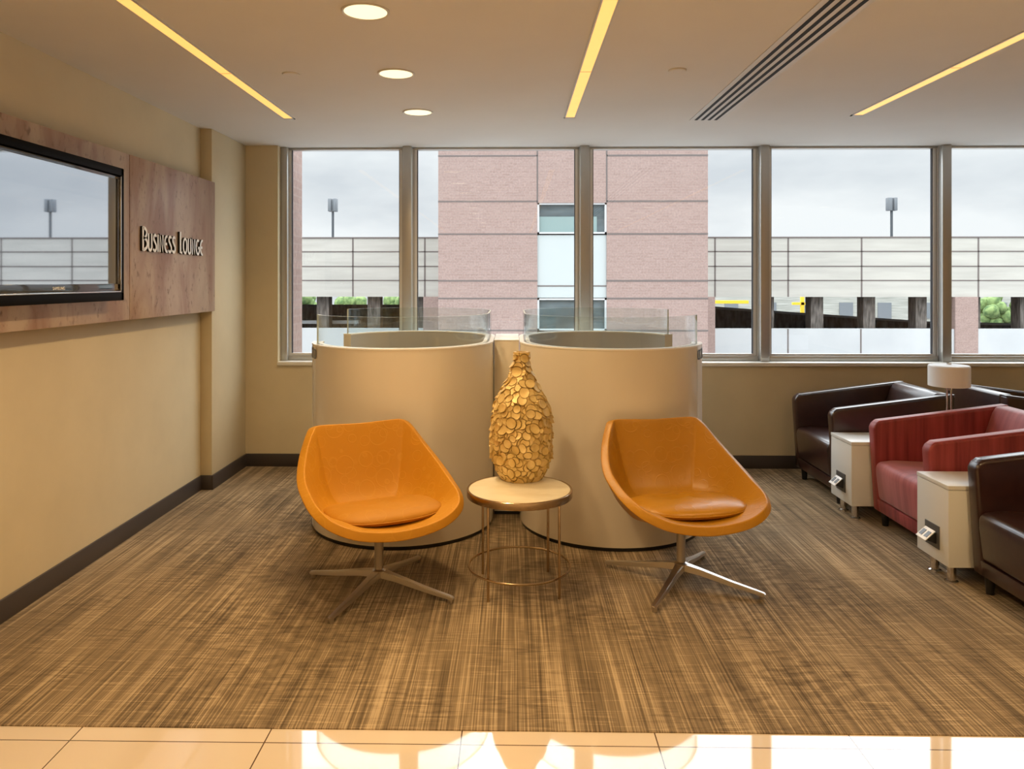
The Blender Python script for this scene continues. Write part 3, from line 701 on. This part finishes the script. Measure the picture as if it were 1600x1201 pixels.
def cabinet(x0, y0, y1, label):
    t = thing('side_cabinet', label, 'cabinet', (x0, (y0 + y1) / 2, 0), 0, 'white side cabinets'); hw = (y1 - y0) / 2; D = .80
    one('body', M['cab'], t, lambda bm: box(bm, 0.002, D, -hw + .001, hw - .001, .095, .472, .0015))
    one('top', M['cab'], t, lambda bm: box(bm, 0, D, -hw, hw, .4745, .495, .0015))
    for sx in (.055, D - .06):
        for sy in (-hw + .07, hw - .07):
            lg = one('leg', M['chrome'], t, lambda bm: lathe(bm, [(0, .095), (.021, .095), (.021, .012), (.031, .007), (.032, 0), (0, 0)], 24, (sx, sy, 0)))
    ou = one('power_outlet', M['plate'], t, lambda bm: box(bm, -.003, .004, -.068, .062, .155, .27, .001))
    def flap(bm):
        box(bm, -.002, .002, -.048, .042, -.034, .034, .001)
        R = Matrix.Translation((-.034, 0, .218)) @ Matrix.Rotation(math.radians(48), 4, 'Y')
        for v in bm.verts: v.co = R @ v.co
    fl = one('outlet_flap', M['letter'], ou, flap)
    def sk(bm):
        for yy in (-.025, .019): box(bm, -.004, -.002, yy - .014, yy + .014, -.018, .018)
        R = Matrix.Translation((-.034, 0, .218)) @ Matrix.Rotation(math.radians(48), 4, 'Y')
        for v in bm.verts: v.co = R @ v.co
    one('socket', M['plate'], ou, sk)
    one('flap_side', M['black'], ou, lambda bm: prism(bm, [(-.003, .235), (-.003, .178), (-.052, .196)], -.044, .038))
    return t
cabinet(2.10, 4.735, 5.04, 'white cabinet with power outlet between red and dark brown armchairs, nearer the windows')
cabinet(2.125, 3.73, 4.02, 'white cabinet with power outlet between red armchair and the nearest brown armchair')
t = thing('table_lamp', 'white drum-shade table lamp on the cabinet beside the windows', 'lamp', (2.79, 4.89, .495))
one('shade', M['shade'], t, lambda bm: lathe(bm, [(.114, .328), (.120, .330), (.120, .455), (.114, .462), (.03, .466), (.0, .466), (0, .462), (.03, .460), (.112, .456), (.114, .328)], 56))
one('finial', M['chrome'], t, lambda bm: lathe(bm, [(0, .466), (.014, .466), (.014, .478), (0, .480)], 20))
for s in (-1, 1): one('rod', M['chrome'], t, lambda bm: tube(bm, [(s * .030, 0, .012), (s * .020, 0, .10), (s * .012, 0, .20), (s * .014, 0, .30), (s * .024, 0, .34), (s * .03, 0, .36)], .006, 10))
one('stem', M['chrome'], t, lambda bm: cyl(bm, (0, 0, .3), .004, .165, 10))
one('base', M['chrome'], t, lambda bm: lathe(bm, [(0, 0), (.075, 0), (.075, .008), (.07, .012), (0, .012)], 40))

# ------------------------------------------------------------------ outside
GZ = -4.2
g = sbox('ground', M['ground'], -90, 110, GY + .5, 160, GZ - .3, GZ); g['label'] = 'pale paved ground outside the windows'
def at(u, Y): return (u - 803) / F_PX * Y * 1.0003     # lateral position at depth Y of a plumb line
def zat(v, Y): return 1.5 + (438 - v) / F_PX * Y
# brick tower
BYD = 20.0; bx0, bx1 = at(685, BYD), at(1105, BYD)
t = thing('brick_building', 'pink brick building with a white window bay straight outside the middle windows', 'building', (0, BYD, 0))
wx0, wx1 = at(840, BYD), at(948, BYD); zt = 9.0
rows = [GZ, zat(516, BYD), zat(466, BYD), zat(438.5, BYD), zat(365.5, BYD), zat(314.5, BYD), 3.9 + .9, 7.0, zt]
def bwallm(bm):
    box(bm, bx0, wx0, 0, 9, GZ, zt); box(bm, wx1, bx1, 0, 9, GZ, zt); box(bm, wx0, wx1, 0, 9, zat(317, BYD), zt); box(bm, wx0, wx1, .25, 9, GZ, zat(317, BYD))
one('brick_wall', M['brick'], t, bwallm, smooth=False)
def jn(bm):
    for z in rows[1:-1]:
        box(bm, bx0 - .004, wx0 - .0, -.006, .3, z - .018, z + .018); box(bm, wx1, bx1 + .004, -.006, .3, z - .022, z + .022)
    box(bm, wx0 - .02, wx0 + .02, -.006, .1, zat(317, BYD), zt); box(bm, wx1 - .02, wx1 + .02, -.006, .1, zat(317, BYD), zt)
one('cladding_joint', M['joint'], t, jn, smooth=False)
def wbox(bm, v0, v1, y0, y1, i0=0.0, i1=0.0): box(bm, wx0 + i0, wx1 - i1, y0, y1, zat(v1, BYD), zat(v0, BYD))
one('spandrel_panel', M['panelwhite'], t, lambda bm: wbox(bm, 367, 465, .06, .2), smooth=False)
one('panel_joint', M['joint'], t, lambda bm: box(bm, wx0, wx1, .05, .1, zat(446.5, BYD) - .015, zat(446.5, BYD) + .015), smooth=False)
for (v0, v1, bl) in ((317, 365, 338), (466, 516, 0)):
    wn = one('facade_window', M['darkglass'], t, lambda bm: wbox(bm, v0, v1, .12, .2), smooth=False)
    def wf(bm):
        a_ = .05
        wbox(bm, v0, v0 + 2.5, .02, .14); wbox(bm, v1 - 2.5, v1, .02, .14)
        box(bm, wx0, wx0 + a_, .02, .14, zat(v1, BYD), zat(v0, BYD)); box(bm, wx1 - a_, wx1, .02, .14, zat(v1, BYD), zat(v0, BYD))
    one('facade_window_frame', M['winframe'], wn, wf, smooth=False)
    if bl: one('blind', M['blind'], wn, lambda bm: wbox(bm, bl, v1 - 2.5, .10, .13, .05, .25), smooth=False)
# brick pier of this building beside the first window
t = one('brick_pier', M['brick'], None, lambda bm: box(bm, -2.35, -1.900, GY + .13, GY + .55, GZ, 3.4), smooth=False)
tag(t, 'narrow brick pier just outside the window nearest the television wall', 'pier')
# parking garage
GD = 31.0
t = thing('parking_garage', 'pale concrete parking garage behind the brick building', 'garage', (0, GD, 0))
topz = zat(372, GD); zb = zat(463.5, GD); zl = zat(513, GD)
one('parapet', M['conc'], t, lambda bm: box(bm, -40, 60, 0, .4, zb, topz), smooth=False)
one('coping', M['joint'], t, lambda bm: box(bm, -40, 60, -.03, .43, topz, topz + .05), smooth=False)
one('lower_wall', M['conclow'], t, lambda bm: box(bm, -40, 60, -.05, .35, GZ, zl), smooth=False)
def gj(bm):
    for v in (393, 416, 438): z = zat(v, GD); box(bm, -40, 60, -.012, .05, z - .022, z + .022)
    for u in list(range(551 - 113 * 9, 1456, 113)) + list(range(1521, 2600, 113)): x = at(u, GD); box(bm, x - .03, x + .03, -.012, .05, zb, topz)
one('panel_joint', M['joint'], t, gj, smooth=False)
def gj2(bm):
    for u in (1228, 1340, 1640): x = at(u, GD); box(bm, x - .03, x + .03, -.058, .0, GZ, zl)
one('panel_joint', M['joint'], t, gj2, smooth=False)
for u0, u1, dz in ((662, 700, 0), (1092, 1115, 0), (1483, 1518, 0), (1880, 1915, 0), (330, 365, 0)):
    one('brick_pier', M['brick'], t, lambda bm: box(bm, at(u0, GD), at(u1, GD), -.12, .6, GZ, zb), smooth=False)
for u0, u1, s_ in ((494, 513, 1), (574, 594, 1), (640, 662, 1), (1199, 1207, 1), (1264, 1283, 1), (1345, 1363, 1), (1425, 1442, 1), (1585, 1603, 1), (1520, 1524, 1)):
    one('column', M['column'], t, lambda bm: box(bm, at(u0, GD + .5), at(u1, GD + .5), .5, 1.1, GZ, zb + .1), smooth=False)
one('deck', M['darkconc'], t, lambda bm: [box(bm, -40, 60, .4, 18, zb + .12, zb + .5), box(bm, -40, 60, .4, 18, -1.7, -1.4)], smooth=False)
R1 = 38.0 - GD
def ramp_(bm):
    prism(bm, [(at(1080, 38), zat(478, 38)), (at(1190, 38), zat(486, 38)), (at(1450, 38), zat(504, 38)), (at(1700, 38), zat(509, 38)), (at(1700, 38), -1.4), (at(1080, 38), -1.4)], R1, R1 + .3)
    prism(bm, [(-40, zat(476, 38)), (at(700, 38), zat(476, 38)), (at(700, 38), -1.4), (-40, -1.4)], R1, R1 + .3)
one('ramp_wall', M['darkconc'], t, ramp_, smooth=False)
def kerb(bm):
    prism(bm, [(at(1080, 37.9), zat(476, 37.9)), (at(1190, 37.9), zat(484, 37.9)), (at(1450, 37.9), zat(502, 37.9)), (at(1700, 37.9), zat(507, 37.9)), (at(1700, 37.9), zat(510, 37.9)), (at(1450, 37.9), zat(505, 37.9)), (at(1190, 37.9), zat(487.5, 37.9)), (at(1080, 37.9), zat(480, 37.9))], R1 - .12, R1 + .35)
    box(bm, at(455, 32.5), at(560, 32.5), 1.5, 1.9, zat(506, 32.5), zat(501, 32.5))
one('ramp_kerb', M['conclow'], t, kerb, smooth=False)
one('safety_rail', M['yellow'], t, lambda bm: [box(bm, at(1110, 52), at(1168, 52), 21, 21.2, zat(474, 52), zat(469, 52)), box(bm, at(1249, 52), at(1254, 52), 21, 21.2, zat(495, 52), zat(455, 52)), box(bm, at(1236, 52), at(1256, 52), 21, 21.2, zat(476, 52), zat(472, 52))], smooth=False)
for k, (u, lab) in enumerate(((519.5, 'grey double-headed lamp post above the garage, left of the brick building'), (1388, 'grey double-headed lamp post above the garage, right of the brick building'))):
    Y = 33.4; x = at(u, Y)
    lp = thing('lamp_post', lab, 'lamp post', (x, Y, zb + .5), 0, 'lamp posts on the garage roof')
    z0 = zb + .5; zt_ = zat(310, Y) - z0; zbh = zat(330, Y) - z0
    one('pole', M['post'], lp, lambda bm: cyl(bm, (0, 0, 0), .055, zbh + .1, 12))
    def hd(bm):
        box(bm, -.19, -.05, -.15, .15, zbh, zt_, .01); box(bm, .05, .19, -.15, .15, zbh, zt_, .01); box(bm, -.06, .06, -.06, .06, zbh, zt_, .005)
    one('lamp_head', M['head'], lp, hd)
# pale building and planting beyond the garage
t = thing('distant_building', 'pale low building seen through the garage opening behind the ramp', 'building', (at(1300, 62), 62, GZ))
one('wall', M['column2'], t, lambda bm: box(bm, at(1085, 62) - at(1300, 62), 30, 0, 8, 0, 6.0 - .6), smooth=False)
one('louvre', M['head'], t, lambda bm: [box(bm, -12 + 3.1 * k, -10.9 + 3.1 * k, -.05, 0, 2.6, 3.9) for k in range(14)], smooth=False)
def blob(name, x, y, z, r, lab, seed):
    rng = random.Random(seed); bm = bmesh.new()
    for k in range(26):
        p = Vector((rng.gauss(0, .5), rng.gauss(0, .4), rng.gauss(0, .32))) * r; s = r * rng.uniform(.3, .5)
        g_ = bmesh.ops.create_icosphere(bm, subdivisions=2, radius=s)
        for v in g_['verts']: v.co = v.co * (1 + rng.uniform(-.14, .14)) + p
    o = thing(name, lab, 'tree', (x, y, GZ), 0, 'trees beyond the garage')
    f = finish('foliage', bm, M['leaf'], o, angle=60); f.location = (0, 0, z - GZ)
    one('trunk', M['column'], o, lambda bm: cyl(bm, (0, 0, 0), .22, z - GZ, 10, r2=.12))
for k, (u, r, lab) in enumerate(((470, .95, 'small green tree in the garage opening, beside the brick pier'), (545, 1.15, 'wide green tree in the garage opening below the left lamp post'), (618, 1.1, 'green tree in the garage opening beside the first window mullion'))):
    blob('tree', at(u, 56), 56, -.5, r, lab, k)
blob('tree', at(1545, 56), 56, -.6, 1.2, 'green tree in the garage opening beyond the last window mullion', 9)
